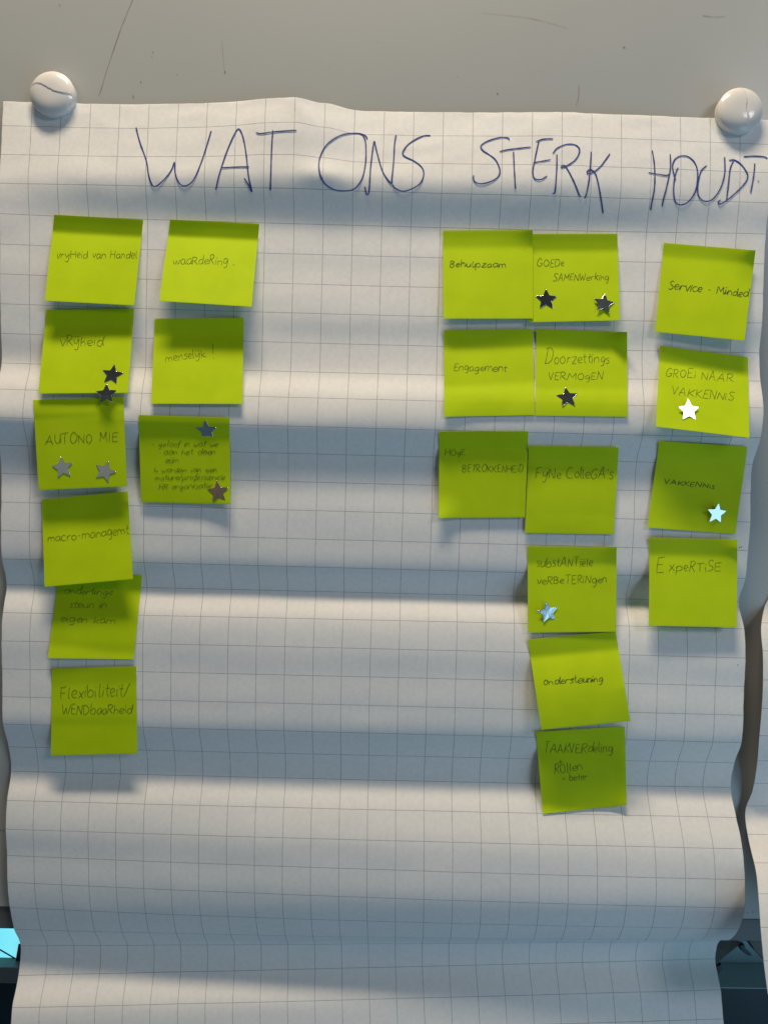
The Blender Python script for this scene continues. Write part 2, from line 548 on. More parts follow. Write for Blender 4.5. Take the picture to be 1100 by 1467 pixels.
def build_behind():
    """what shows under the whiteboard: a bright window, its ledge, and the dark wall below"""
    zb = 1480.0
    def q(u0, v0, u1, v1, z, sl=0.0165):
        return [ray(u0, v0 + u0 * sl, z), ray(u1, v0 + u1 * sl, z), ray(u1, v1 + u1 * sl, z), ray(u0, v1 + u0 * sl, z)]
    w = box_from_quad("wall", q(-1100, -1300, 2300, 2300, zb), 40, M_NAVY, None, 0.0)
    w["kind"] = "structure"
    root = empty("window", cw(ray(-90, 1385, zb)))
    tag(root, "bright cyan window glowing under the whiteboard beside the flipchart sheet", "window")
    box_from_quad("pane", q(-260, 1180, 40, 1386, zb - 8), 3, M_GLASS, root, 0.0)
    box_from_quad("frame", q(31, 1180, 62, 1392, zb - 14), 9, M_DARK, root, 0.001)
    # the slanting dark bar across the lower half of the pane
    v = []
    a, b = ray(-40, 1337, zb - 10), ray(28, 1376.5, zb - 10)
    path = [(a[0] + (b[0] - a[0]) * t, a[1] + (b[1] - a[1]) * t, a[2]) for t in np.linspace(0, 1, 8)]
    for p in path:
        for k in range(6):
            an = 6.283 * k / 6
            v.append(cw((p[0] - 1.3 * math.cos(an) * .5, p[1] + 1.3 * math.cos(an), p[2] + 1.3 * math.sin(an))))
    f = [(6 * i + k, 6 * i + (k + 1) % 6, 6 * i + 6 + (k + 1) % 6, 6 * i + 6 + k) for i in range(7) for k in range(6)]
    make_mesh("glazing_bar", v, f, M_DARK, root, origin=ORIGINS[root.name])
    # slanted jamb corner
    pts = [(27, 1352), (40, 1352), (40, 1392), (20, 1392)]
    v = [cw(ray(x, y, zb - 18)) for x, y in pts] + [cw(ray(x, y, zb - 12)) for x, y in pts]
    make_mesh("jamb", v, [(3, 2, 1, 0), (0, 1, 5, 4), (1, 2, 6, 5), (2, 3, 7, 6), (3, 0, 4, 7)], M_DARK, root, origin=ORIGINS[root.name], smooth=False)
    box_from_quad("sill", q(-260, 1386, 62, 1409, zb - 40), 40, M_LEDGE, root, 0.002)
    c = empty("cabinet", cw(ray(1150, 1600, 900)))
    tag(c, "dark navy cabinet with a teal back board, below the pen tray bracket", "cabinet")
    zc = 1150.0
    box_from_quad("back_board", q(900, 1290, 1500, 1401, zc + 60, 0.0135), 12, M_TEAL, c, 0.001)
    box_from_quad("top", q(900, 1400.6, 1500, 1401.8, zc - 5, 0.0135), 62, M_TEAL, c, 0.0)
    box_from_quad("body", q(900, 1402.2, 1500, 1900, zc, 0.0135), 55, M_NAVY, c, 0.001)


def build_second_sheet():
    """the next flipchart sheet, hanging beside the first and mostly out of the picture"""
    E = [(1150, 640, 650), (1146, 690, 652), (1138, 735, 652), (1126, 778, 655), (1110, 820, 660), (1097, 860.6, 661), (1089.5, 897.8, 648),
         (1092, 938.8, 640), (1092, 980.5, 638), (1090, 1019.8, 640), (1086.5, 1059.7, 644), (1083, 1098.4, 652), (1077, 1133, 662),
         (1067, 1163, 667), (1072, 1204.6, 652), (1082, 1248.6, 632), (1086.5, 1293.2, 618), (1089.5, 1338, 610), (1094, 1384.5, 605), (1099, 1424, 602)]
    E = [(1152, 600 - 42 * k, 648 - k * 2) for k in range(10, -1, -1)] + E
    P3 = [np.array(ray(*e)) for e in E]
    rows = catmull(P3, 4.0)
    n0 = len(rows)
    # arc length in squares
    s = [0.0]
    for i in range(1, n0):
        s.append(s[-1] + np.linalg.norm(rows[i] - rows[i - 1]) / 25.0)
    nc = 60
    verts, uvs = [], []
    for i, p in enumerate(rows):
        for k in range(nc):
            c = 16.0 * k / (nc - 1)
            z = p[2] + c * 0.2 + wrinkle(c + 40, s[i]) * 1.2
            z = min(z, board_z(p[0] + c * 25, p[1]) - 1.0)
            y = p[1] + c * 25 * 0.016
            if i == n0 - 1:
                y += 0
            verts.append(cw((p[0] + c * 25.0, y, z)))
            uvs.append((c, s[i] - s[-1]))
    o = make_mesh("flipchart_sheet", verts, [f[::-1] for f in grid_faces(nc, n0)], M_PAPER, origin=cw(P3[0]), uvs=uvs)
    m = o.modifiers.new("thickness", 'SOLIDIFY'); m.thickness = 0.00018; m.offset = -1
    wnm = o.modifiers.new('flat_edges', 'WEIGHTED_NORMAL'); wnm.mode = 'FACE_AREA'; wnm.weight = 100
    tag(o, "second flipchart sheet without notes, a narrow strip curling beside the big one", "flipchart sheet", "flipchart sheets")


# ------------------------------------------------------------------ ink
def ink_mesh(name, strokes, width, depth_fn, mat, parent, lift):
    """strokes: pixel polylines lying on a surface whose depth along the view is depth_fn(u, v)"""
    V, Fc = [], []
    for st in strokes:
        path = catmull(st, 1.6) if len(st) > 1 else [np.array(st[0], float) + (k * .5 - .6, k * .25 - .2) for k in range(4)]
        base = len(V)
        n = len(path)
        zprev = None
        for i, q in enumerate(path):
            a = path[max(i - 1, 0)]; b = path[min(i + 1, n - 1)]
            d = (b - a); L = np.linalg.norm(d)
            d = d / L if L > 1e-9 else np.array((1.0, 0.0))
            w = width * (0.88 + 0.24 * noise.noise((q[0] * .11, q[1] * .11, 9.0)))
            if i in (0, n - 1):
                w *= 0.6
            z = depth_fn(q[0], q[1]) - lift
            for sgn in (-1, 1):
                V.append(cw(ray(q[0] - sgn * d[1] * w * .5, q[1] + sgn * d[0] * w * .5, z)))
        for i in range(n - 1):
            k = base + 2 * i
            Fc.append((k, k + 1, k + 3, k + 2))
    return make_mesh(name, V, Fc, mat, parent, origin=ORIGINS[parent.name])


def title_strokes():
    def z(x0, s):
        return [[(x0 + x / 2.75, 60 + y / 2.75) for x, y in st] for st in s]
    W = z(0, [[(537, 337), (552, 395), (577, 466), (588, 530), (608, 570), (645, 545), (676, 505), (688, 474), (691, 515), (705, 553), (728, 568), (762, 545), (797, 465), (833, 350)]])
    A = z(0, [[(851, 583), (865, 520), (895, 430), (925, 362), (942, 343), (958, 375), (970, 440), (980, 530), (993, 590), (978, 560), (963, 537)], [(873, 496), (930, 493), (982, 492)]])
    T = z(350, [[(46, 357), (66, 361), (120, 354), (206, 348)], [(113, 347), (108, 420), (103, 585)]])
    O = z(350, [[(485, 383), (475, 368), (440, 360), (380, 368), (325, 405), (297, 460), (296, 510), (315, 555), (350, 580), (390, 587), (435, 578), (465, 535), (478, 470), (478, 400), (468, 370), (452, 360)]])
    N = z(350, [[(475, 570), (480, 595), (487, 602), (492, 580), (497, 500), (505, 430), (512, 392), (520, 425), (545, 510), (578, 557), (581, 540), (588, 470), (592, 400), (598, 366)]])
    S = z(350, [[(733, 368), (700, 372), (650, 400), (625, 432), (630, 450), (670, 470), (700, 495), (706, 525), (690, 560), (650, 583), (620, 588), (592, 575), (585, 562)]])
    S2 = z(350, [[(1043, 387), (1040, 379), (1005, 377), (955, 392), (932, 410), (940, 428), (985, 460), (1005, 500), (1000, 530), (970, 550), (930, 559), (905, 548), (902, 525)]])
    T2 = z(700, [[(42, 432), (80, 424), (166, 414)], [(97, 432), (100, 500), (105, 580)]])
    E = z(700, [[(253, 382), (215, 383), (185, 393)], [(198, 388), (190, 420), (180, 470), (173, 510), (180, 538), (205, 542), (230, 528)], [(175, 476), (210, 470), (243, 464)]])
    R = z(700, [[(268, 442), (267, 500), (262, 575), (258, 598), (250, 595)], [(252, 440), (270, 418), (310, 403), (345, 408), (357, 430), (340, 465), (300, 492), (285, 495), (290, 486), (305, 495), (335, 550), (358, 606), (365, 610)]])
    K = z(700, [[(403, 432), (400, 480), (395, 540), (385, 595), (377, 617)], [(477, 440), (440, 490), (408, 515), (388, 519), (386, 512), (400, 503), (420, 520), (435, 580), (448, 660), (449, 676)]])
    H = z(700, [[(643, 427), (652, 490), (652, 570), (640, 640), (637, 664)], [(628, 515), (670, 522), (700, 526), (712, 520)], [(714, 442), (714, 500), (700, 570), (685, 630), (683, 650)]])
    O2 = z(700, [[(745, 495), (737, 512), (730, 545), (727, 590), (735, 630), (755, 642), (785, 630), (812, 590), (822, 530), (815, 485), (790, 455), (760, 449), (735, 460), (723, 485), (726, 512), (735, 545)]])
    U = z(700, [[(857, 487), (835, 510), (823, 560), (825, 605), (850, 628), (880, 620), (910, 580), (928, 520), (928, 453)]])
    D = z(700, [[(945, 467), (965, 465), (990, 480), (1010, 505), (1019, 530), (1005, 560), (960, 605), (925, 632), (907, 639), (903, 631), (912, 622)], [(963, 468), (950, 500), (943, 560), (935, 628)]])
    T3 = z(700, [[(1003, 452), (1040, 450), (1080, 452), (1097, 459)], [(1047, 478), (1042, 530), (1030, 597)], [(1060, 548)]])
    return [W + A + T, O + N + S, S2 + T2 + E + R + K, H + O2 + U + D + T3]


# single-line handwriting: cap height 1, x-height 0.6
GLYPHS = {
    'a': (.56, ".48,.52 .3,.62 .08,.42 .08,.14 .22,.0 .4,.14 .48,.5 .47,.16 .58,.02"),
    'b': (.56, ".08,1 .07,.5 .08,.02;.08,.32 .28,.58 .48,.42 .46,.12 .26,.0 .08,.1"),
    'c': (.5, ".47,.52 .3,.62 .08,.4 .1,.12 .28,0 .48,.1"),
    'd': (.58, ".48,.46 .3,.6 .08,.36 .12,.06 .3,.02 .47,.28 .54,1 .5,.4 .54,.02"),
    'e': (.5, ".08,.3 .3,.3 .46,.42 .34,.6 .14,.5 .07,.24 .2,.02 .46,.08"),
    'f': (.42, ".5,.9 .36,1 .24,.8 .2,.3 .14,-.25;.04,.5 .42,.55"),
    'g': (.55, ".47,.5 .3,.62 .08,.42 .14,.1 .34,.12 .47,.48 .46,.0 .36,-.34 .12,-.32"),
    'h': (.54, ".1,1 .08,.5 .07,.0;.08,.34 .28,.58 .43,.46 .45,.02"),
    'i': (.22, ".1,.58 .09,.3 .11,.0;.12,.82"),
    'j': (.3, ".22,.58 .2,-.15 .04,-.36;.24,.82"),
    'k': (.5, ".1,1 .08,.5 .07,.0;.42,.6 .12,.28;.12,.28 .28,.14 .47,.0"),
    'l': (.26, ".12,1 .1,.4 .13,.04 .22,.02"),
    'm': (.76, ".07,.58 .07,.0;.07,.38 .22,.6 .34,.44 .35,.02;.35,.38 .52,.6 .64,.44 .68,.02"),
    'n': (.54, ".07,.58 .07,.0;.07,.38 .27,.6 .42,.44 .45,.02"),
    'o': (.54, ".3,.62 .1,.44 .1,.14 .28,.0 .46,.14 .46,.44 .28,.62"),
    'p': (.54, ".1,.6 .09,.1 .06,-.38;.09,.4 .3,.62 .48,.42 .4,.1 .1,.08"),
    'r': (.46, ".08,.6 .08,.3 .07,.0;.08,.34 .22,.56 .42,.54"),
    's': (.44, ".42,.54 .22,.62 .1,.46 .34,.26 .34,.06 .05,.03"),
    't': (.4, ".2,.95 .17,.3 .22,.04 .36,.04;.02,.58 .4,.63"),
    'u': (.54, ".06,.6 .08,.12 .24,.0 .4,.2 .44,.6 .43,.2 .5,.0"),
    'v': (.46, ".04,.6 .14,.25 .22,.0 .34,.3 .44,.6"),
    'w': (.68, ".04,.6 .1,.1 .2,.02 .34,.44 .4,.05 .52,.06 .64,.6"),
    'x': (.5, ".05,.6 .45,.0;.45,.62 .05,.0"),
    'y': (.5, ".04,.6 .1,.2 .24,.14 .42,.56 .4,.0 .26,-.36 .04,-.28"),
    'z': (.5, ".06,.58 .42,.58 .24,.3 .06,.02 .46,.04"),
    'ÿ': (.56, ".04,.6 .1,.2 .24,.14 .46,.56 .42,.0 .26,-.38 .04,-.3;.12,.84;.4,.86"),
    'ë': (.5, ".08,.3 .46,.38 .36,.6 .14,.5 .07,.24 .2,.02 .46,.08;.14,.84;.36,.86"),
    'A': (.72, ".04,.0 .2,.5 .36,1 .46,.5 .6,.0;.12,.36 .54,.38"),
    'B': (.62, ".1,1 .08,.5 .07,.0;.02,.95 .3,1 .46,.8 .3,.55 .12,.5;.12,.5 .42,.48 .52,.22 .3,.0 .05,.02"),
    'C': (.64, ".56,.86 .36,1 .12,.7 .08,.3 .26,.02 .56,.1"),
    'D': (.66, ".1,.98 .09,.5 .08,.0;.0,.92 .3,1 .54,.7 .52,.3 .3,.04 .06,.0"),
    'E': (.56, ".5,.98 .1,.96;.1,.96 .08,.5 .08,.02;.08,.02 .5,.03;.08,.5 .42,.53"),
    'F': (.56, ".1,.96 .08,.5 .05,.0;.02,.88 .3,.96 .52,1;.06,.5 .42,.52"),
    'G': (.66, ".56,.84 .34,1 .1,.68 .08,.28 .28,.02 .54,.2 .56,.45;.34,.42 .6,.45"),
    'H': (.64, ".1,1 .08,.5 .07,.0;.56,1 .54,.5 .55,.0;.08,.5 .55,.53"),
    'I': (.26, ".12,1 .11,.5 .12,.0"),
    'K': (.6, ".1,1 .08,.5 .07,.0;.52,1 .3,.66 .1,.46;.12,.48 .32,.26 .55,.0"),
    'L': (.5, ".1,1 .08,.03;.08,.03 .48,.04"),
    'M': (.8, ".05,.0 .1,.5 .14,.98;.14,.98 .28,.6 .4,.35;.4,.35 .52,.65 .66,1;.66,1 .68,.5 .72,.0"),
    'N': (.66, ".06,.0 .09,.95;.09,.95 .3,.5 .52,.03;.52,.03 .56,1"),
    'O': (.7, ".36,1 .12,.74 .08,.3 .3,.0 .54,.2 .6,.64 .4,.98 .3,.98"),
    'R': (.62, ".1,.98 .09,.5 .06,.0;.02,.9 .3,1 .5,.8 .34,.52 .1,.46;.2,.46 .36,.24 .56,.0"),
    'S': (.56, ".5,.9 .3,1 .1,.8 .2,.58 .42,.4 .44,.14 .24,.0 .04,.1"),
    'T': (.6, ".02,.94 .3,.97 .58,1;.3,.96 .28,.5 .26,.0"),
    'U': (.64, ".08,1 .08,.4 .18,.06 .36,.04 .52,.4 .56,1;.55,.6 .58,.0"),
    'V': (.58, ".04,1 .16,.5 .24,.02 .38,.5 .54,1"),
    'W': (.84, ".04,1 .12,.4 .2,.02;.2,.02 .32,.4 .4,.7;.4,.7 .48,.3 .56,.02;.56,.02 .7,.5 .8,1"),
    '-': (.5, ".1,.34 .4,.36"), '.': (.25, ".1,.03"), '!': (.3, ".18,1.5 .14,.8 .12,.4;.1,.04"), "'": (.2, ".12,1 .08,.78"),
    '/': (.4, ".02,-.05 .36,1"), '+': (.5, ".05,.4 .45,.42;.25,.65 .24,.18"), '=': (.5, ".06,.4 .42,.42;.06,.2 .42,.22"),
    '|': (.2, ".1,1 .1,.0"), '>': (.5, ".1,.9 .08,.3 .2,.1 .5,.3;.36,.4 .5,.3 .4,.1"), ' ': (.42, ""),
}


def write(text, u0, v0, u1, v1, h, slant=0.08, join=False, jit=0.03):
    """strokes in pixels for a line of writing from (u0, v0) to (u1, v1) on its baseline; capital height h"""
    adv = [GLYPHS[ch][0] * random.uniform(.86, 1.16) for ch in text]
    tot = sum(adv)
    L = math.hypot(u1 - u0, v1 - v0)
    ax, ay = (u1 - u0) / L, (v1 - v0) / L
    kx = L / tot
    words, cur, x, last = [], [], 0.0, None
    for ch, a in zip(text, adv):
        w0 = GLYPHS[ch][0]
        if ch == ' ':
            if cur:
                words.append(cur)
            cur, last = [], None
            x += a
            continue
        dy = random.uniform(-.07, .07); sc = random.uniform(.86, 1.14); lean = random.uniform(-.09, .09)
        strokes = []
        for st in GLYPHS[ch][1].split(';'):
            pts = []
            for q in st.split():
                gx, gy = (float(t) for t in q.split(','))
                gx += random.uniform(-jit, jit); gy += random.uniform(-jit, jit)
                gy = gy * sc + dy
                X = (x + gx * a / w0) * kx + gy * (slant + lean) * h
                Y = gy * h
                pts.append((u0 + ax * X + ay * Y, v0 + ay * X - ax * Y))
            strokes.append(pts)
        nst = len(strokes)
        if join and last is not None and ch.islower():
            p, q = last, strokes[0][0]
            if abs(q[1] - p[1]) < .75 * h and abs(q[0] - p[0]) < .6 * h:
                strokes.append([p, ((p[0] + q[0]) / 2, (p[1] + q[1]) / 2 + .1 * h), q])
        body = [s for s in strokes[:nst] if len(s) > 2]
        last = body[-1][-1] if body else None
        cur += strokes
        x += a
    if cur:
        words.append(cur)
    return words


# ------------------------------------------------------------------ sticky notes
def build_note(n):
    TL, TR, BR, BL = (np.array(q, float) for q in n['c'])
    tilt = n.get('tilt', (8, 8))
    bend = n.get('bend', 0.0)          # + bulges towards the lens in the middle of the flap
    b0 = n.get('strip', 0.2)
    kx = n.get('kx', 0.12)
    extra = n.get('extra', 0.0)
    corner = n.get('corner', ())       # (a, b, radius, lift)
    NA, NB = 17, 43

    def uv_of(a, b):
        g = b - kx * .55 * b * math.exp(-(b / .3) ** 2)
        top = TL * (1 - a) + TR * a
        bot = BL * (1 - a) + BR * a
        p = top * (1 - b) + bot * b
        q = top * (1 - g) + bot * g
        w = abs((BL - TL)[0]) / 130.0
        return np.array((q[0], p[1] + n.get('sagb', 0.0) * 4 * a * (1 - a) * b))

    # paper depths on a coarse grid
    As = np.linspace(0, 1, 7); Bs = np.linspace(0, 1, 13)
    ZP = np.zeros((len(Bs), len(As)))
    for jb, b in enumerate(Bs):
        for ia, a in enumerate(As):
            q = uv_of(a, b)
            ZP[jb, ia] = sheet_depth(*q)

    def zp(a, b):
        x = min(max(a, 0), 1) * (len(As) - 1); y = min(max(b, 0), 1) * (len(Bs) - 1)
        i = min(int(x), len(As) - 2); j = min(int(y), len(Bs) - 2)
        s, t = x - i, y - j
        return (ZP[j, i] * (1 - s) + ZP[j, i + 1] * s) * (1 - t) + (ZP[j + 1, i] * (1 - s) + ZP[j + 1, i + 1] * s) * t

    # per side profile: follows the sheet on the gummed strip, then leaves it
    def side(a):
        bs = np.linspace(0, 1, 61)
        z = np.zeros(61)
        z0 = zp(a, b0)
        slope0 = (zp(a, b0) - zp(a, 0.0)) / b0
        tl = tilt[0] * (1 - a) + tilt[1] * a
        for i, b in enumerate(bs):
            if b <= b0:
                z[i] = zp(a, b) - n.get('dip', 1.5) * (1 - b / b0)
            else:
                t = (b - b0) / (1 - b0)
                z[i] = z0 - tl * t - bend * 4 * t * (1 - t)
        z -= 0.5 + extra
        lim = np.array([zp(a, b) for b in bs]) - 0.5 - extra - np.clip((bs - b0) * 2.0, 0, 1.2)
        z = np.minimum(z, lim)
        # soften
        for _ in range(n.get('soft', 2)):
            z[1:-1] = (z[:-2] + 2 * z[1:-1] + z[2:]) / 4
        z = np.minimum(z, np.array([zp(a, b) for b in bs]) - 0.35 - extra)
        return z
    SA = np.linspace(0, 1, 5)
    SZ = np.array([side(a) for a in SA])

    def zn(a, b):
        x = min(max(a, 0), 1) * 4; y = min(max(b, 0), 1) * 60
        i = min(int(x), 3); j = min(int(y), 59)
        s, t = x - i, y - j
        z = (SZ[i, j] * (1 - s) + SZ[i + 1, j] * s) * (1 - t) + (SZ[i, j + 1] * (1 - s) + SZ[i + 1, j + 1] * s) * t
        for (ca, cb, rad, lf) in corner:
            d = math.hypot(a - ca, b - cb) / rad
            if d < 1:
                k = 1 - d
                z -= lf * k * k
        return z

    verts, uvs = [], []
    for jb in range(NB):
        b = jb / (NB - 1)
        for ia in range(NA):
            a = ia / (NA - 1)
            q = uv_of(a, b)
            z = zn(a, b) + noise.noise((a * 2.3 + n['seed'] * 5, b * 2.3, 4.4)) * 0.25
            verts.append(cw(ray(q[0], q[1], z))); uvs.append((a, b))
    mid = uv_of(.5, 0)
    og = cw(ray(mid[0], mid[1], zn(.5, 0)))
    o = make_mesh("sticky_note", verts, [f[::-1] for f in grid_faces(NA, NB)], M_NOTE, origin=og, uvs=uvs)
    s = o.modifiers.new("thickness", 'SOLIDIFY'); s.thickness = 0.00014; s.offset = -1
    wnm = o.modifiers.new('flat_edges', 'WEIGHTED_NORMAL'); wnm.mode = 'FACE_AREA'; wnm.weight = 100
    ORIGINS[o.name] = og
    tag(o, n['label'], "sticky note", "lime sticky notes on the flipchart sheet")

    def ab_of(u, v):
        a, b = .5, .5
        for _ in range(8):
            p = uv_of(a, b)
            e = np.array((u, v)) - p
            if abs(e).sum() < .05:
                break
            h = .01
            ja = (uv_of(a + h, b) - p) / h; jb_ = (uv_of(a, b + h) - p) / h
            det = ja[0] * jb_[1] - jb_[0] * ja[1]
            a += (e[0] * jb_[1] - e[1] * jb_[0]) / det
            b += (ja[0] * e[1] - ja[1] * e[0]) / det
        return a, b

    def depth(u, v):
        a, b = ab_of(u, v)
        return zn(a, b) + noise.noise((a * 2.3 + n['seed'] * 5, b * 2.3, 4.4)) * 0.25
    for ln in n['text']:
        st = dict(slant=.08, join=False)
        args = ln[1:6]
        if len(ln) > 6:
            st.update(ln[6])
        wd = st.pop('w', .74)
        for word in write(ln[0], *args, **st):
            ink_mesh("handwritten_word", word, wd, depth, M_PEN_DARK if wd > .85 else M_PEN, o, 0.22)
    return depth
J = dict(join=True, slant=.22, w=.62, jit=.02)
NOTES = {
    'handel': dict(dip=3.2, c=[(78.2, 307.5), (205.5, 314.7), (192.7, 437.6), (64.4, 430.7)], tilt=(10, 9), kx=.34, soft=1,
        label="lime sticky note reading vrijheid van handel, topmost note under the letter W",
        text=[("vryHeid van Handel", 81, 369.5, 197.5, 370, 11.5)]),
    'waardering': dict(dip=3.2, c=[(244, 314.4), (371.6, 320.5), (360.7, 439.5), (228.4, 431.1)], tilt=(14.5, 14.5), kx=.34, soft=1,
        label="lime sticky note reading waardering, under the words WAT, above the menselijk note",
        text=[("waaRdeRing .", 248, 378.4, 338, 379, 12.5)]),
    'vrijheid': dict(dip=2, c=[(66.5, 443.8), (192.4, 442.4), (183.6, 562.8), (55.6, 563.7)], tilt=(12, 12), kx=.34,
        label="lime sticky note reading vrijheid, with a black star in its lower corner",
        text=[("vRÿheid", 86, 496.5, 150, 495, 14.5)]),
    'menselijk': dict(dip=2, c=[(222.2, 456.5), (349.5, 455), (347.3, 578.7), (217, 578.4)], tilt=(13, 13),
        label="lime sticky note reading menselijk with an exclamation mark",
        text=[("menselÿk", 237, 518, 296, 511.5, 12), ("!", 304, 513, 309, 512.6, 15)]),
    'autonomie': dict(c=[(48, 573), (177, 568.7), (182.2, 696.7), (56, 702.2)], tilt=(-5, -4),
        label="lime sticky note reading AUTONOMIE, carrying two grey stars side by side",
        text=[("AUTONO MIE", 64, 637, 171, 632, 14.5)]),
    'geloof': dict(c=[(199, 594.5), (329, 597.8), (330.2, 722.5), (202.5, 719.3)], tilt=(-9, -8), corner=[(1, 1, .4, 3)],
        label="lime sticky note covered in six lines of small cursive writing, with two stars",
        text=[("- geloof in wat we", 216, 640, 313, 640, 8.5, J), ("aan het doen", 234, 651, 309, 651, 8.5, J), ("zÿn", 236, 662, 257, 662, 8, J),
              ("> worden van een", 220, 677, 311, 676, 8, J), ("mature/professionele", 222, 688, 322.5, 687, 8.5, J), ("HR organisatie", 227, 701, 304, 699, 8.5, J)]),
    'macro': dict(c=[(60.4, 715.6), (183.3, 704), (191, 829.5), (64.4, 840.7)], tilt=(5, 6), soft=5, corner=[(1, .12, .45, 3)],
        label="lime sticky note reading macro-managemt, tilted, overlapping the note below it",
        text=[("macro-managemt", 68.5, 777, 186.5, 764.6, 13)], extra=1.2),
    'onderlinge': dict(c=[(83.5, 828), (203.6, 824.5), (192, 944.5), (69, 943)], tilt=(9, 9), kx=.3, soft=6,
        label="lime sticky note with three cursive lines, its top edge tucked under the macro-managemt note",
        text=[("onderlinge", 91, 850.7, 162, 853.6, 11, J), ("steun in", 99, 870, 153, 871.8, 11, J), ("eigen kam", 86, 890.7, 166, 893.6, 11, J)]),
    'flexibiliteit': dict(c=[(74.5, 957.6), (195.3, 954.4), (197, 1079.8), (73.5, 1082.4)], tilt=(-3, -3), soft=6,
        label="lime sticky note reading Flexibiliteit and wendbaarheid, lowest of its column",
        text=[("Flexibiliteit/", 86.5, 1001, 186, 997.5, 18), ("WENDbaaRheid", 88.4, 1023.8, 190, 1022, 14.5)]),
    'goede': dict(dip=3, c=[(757, 335), (883.9, 334.8), (887.7, 459), (756.8, 461.6)], tilt=(5, 7),
        label="lime sticky note reading GOEDE SAMENWERKING, with two dark stars",
        text=[("GOEDe", 768.5, 382.3, 808, 381.5, 10.5), ("SAMENWerking", 791, 402.2, 872, 401, 10.5)]),
    'behulpzaam': dict(dip=1.6, c=[(634.4, 330), (762.8, 329.4), (763.2, 456.4), (635, 456.4)], tilt=(7, 5), extra=.9, corner=[(1, 0, .3, 3)],
        label="lime sticky note reading Behulpzaam, overlapping its neighbour with the two dark stars",
        text=[("Behulpzaam", 643.6, 382.3, 725, 383, 10, dict(join=True, w=.92))]),
    'engagement': dict(dip=2.2, c=[(635.7, 472.8), (763, 471.4), (765.5, 594.7), (636.3, 597)], tilt=(10, 9), corner=[(0, 1, .4, 2)],
        label="lime sticky note reading Engagement, between the Behulpzaam and HOGE notes",
        text=[("Engagement", 649.6, 530.4, 725.5, 532.3, 10.5, dict(join=True))]),
    'doorzettings': dict(dip=2.2, c=[(767.7, 471.2), (897.8, 475.8), (898.6, 597.2), (766.4, 595.5)], tilt=(11, 11), corner=[(1, .0, .34, 10)],
        label="lime sticky note reading Doorzettings VERMOGEN, with one black star",
        text=[("D", 779, 522, 792, 522, 23), ("oorzettings", 792, 521.4, 873, 520, 15), ("VERMOgEN", 785, 544, 864, 543, 11)]),
    'hoge': dict(c=[(629, 618.5), (756.5, 618), (751.6, 741.3), (628.4, 742)], tilt=(-4, -5), corner=[(0, 1, .32, 6)],
        label="lime sticky note reading HOGE BETROKKENHEID, with a lifted bottom corner",
        text=[("HOgE", 636.8, 653, 667, 652, 9), ("BETROKKENHEiD", 661.4, 676.4, 749.6, 676, 10)]),
    'fijne': dict(c=[(757, 639), (885.8, 641), (878.7, 765.5), (751.6, 763.6)], tilt=(-2, -2), bend=1.0, extra=.8,
        label="lime sticky note reading Fijne Collega's, beside the HOGE BETROKKENHEID note",
        text=[("FÿNe ColleGA's", 766.4, 684.5, 878, 686.7, 16)]),
    'substantiele': dict(c=[(755.5, 782.2), (882.8, 783.8), (881.9, 905), (755.9, 906.4)], tilt=(3, 3), corner=[(1, 0, .35, 3)],
        label="lime sticky note reading substantiële verbeteringen, with one pale blue star",
        text=[("substANTiële", 767.7, 812.2, 849, 811.4, 13.5), ("veRBeTERiNgen", 768.3, 836.7, 869, 835, 11.5)]),
    'ondersteuning': dict(dip=2.6, c=[(755.9, 915.9), (881.4, 904.5), (902.4, 1032.9), (775, 1045.5)], tilt=(11, 10), bend=3.5, kx=.1, corner=[(1, .62, .4, 1.5)],
        label="lime sticky note reading ondersteuning, tilted, above the dark Taakverdeling note",
        text=[("ondersteuning", 777.7, 981.4, 863.6, 976.7, 11, dict(join=True, slant=.15, w=.92))]),
    'taak': dict(c=[(767.4, 1048.2), (894.5, 1041), (897.2, 1153.2), (777.2, 1166)], tilt=(-4, -5), corner=[(1, 1, .3, 3)],
        label="dark shaded lime sticky note reading TAAKVERDELING, lowest note on the sheet",
        text=[("TAAKVERdeling", 777.7, 1079.5, 877.5, 1077.6, 14.5), ("+", 799, 1096, 806, 1095.5, 11), ("ROllen", 793.3, 1108.2, 835, 1104, 14), ("= beter", 804.5, 1119.6, 841.3, 1116.9, 9.5)]),
    'service': dict(c=[(950.3, 347.9), (1081.5, 358.6), (1065.8, 488), (938.1, 475.3)], tilt=(5, 7), strip=.15, corner=[(1, .0, .4, 6)],
        label="lime sticky note reading Service-Minded, topmost note under the word HOUDT",
        text=[("Service - Minded", 956, 413.5, 1071, 425.6, 12.5, dict(join=True, w=.95))]),
    'groei': dict(dip=2.6, c=[(945.1, 495.2), (1070.6, 511.8), (1072.7, 627.2), (938.8, 611)], tilt=(20, 20), kx=.34,
        label="lime sticky note reading GROEI NAAR VAKKENNIS, with one shining white star",
        text=[("GROEi NAAR", 952.7, 539.5, 1051, 547.5, 12.5), ("VAKKENNiS", 960.4, 565.7, 1052, 574.5, 12)]),
    'vakkennis': dict(c=[(943.4, 631.8), (1069.9, 640), (1052.5, 765.1), (927, 755.8)], tilt=(-1, -2), bend=-2.0, kx=.34, soft=8,
        label="lime sticky note reading only VAKKENNIS in small letters, with a cyan star",
        text=[("VAKKENNis", 950.6, 692.5, 1023.5, 700.5, 7, dict(w=.92))]),
    'expertise': dict(dip=2.4, c=[(929.8, 769.9), (1055.7, 772.8), (1054.6, 898.7), (929, 896.3)], tilt=(8, 8), corner=[(1, .1, .36, 4.5)],
        label="lime sticky note reading Expertise, with no star, below the VAKKENNIS note",
        text=[("E", 938, 820.6, 951, 820.6, 20), ("xpeRTiSE", 957, 818.5, 1033, 818.5, 14.5)]),
}


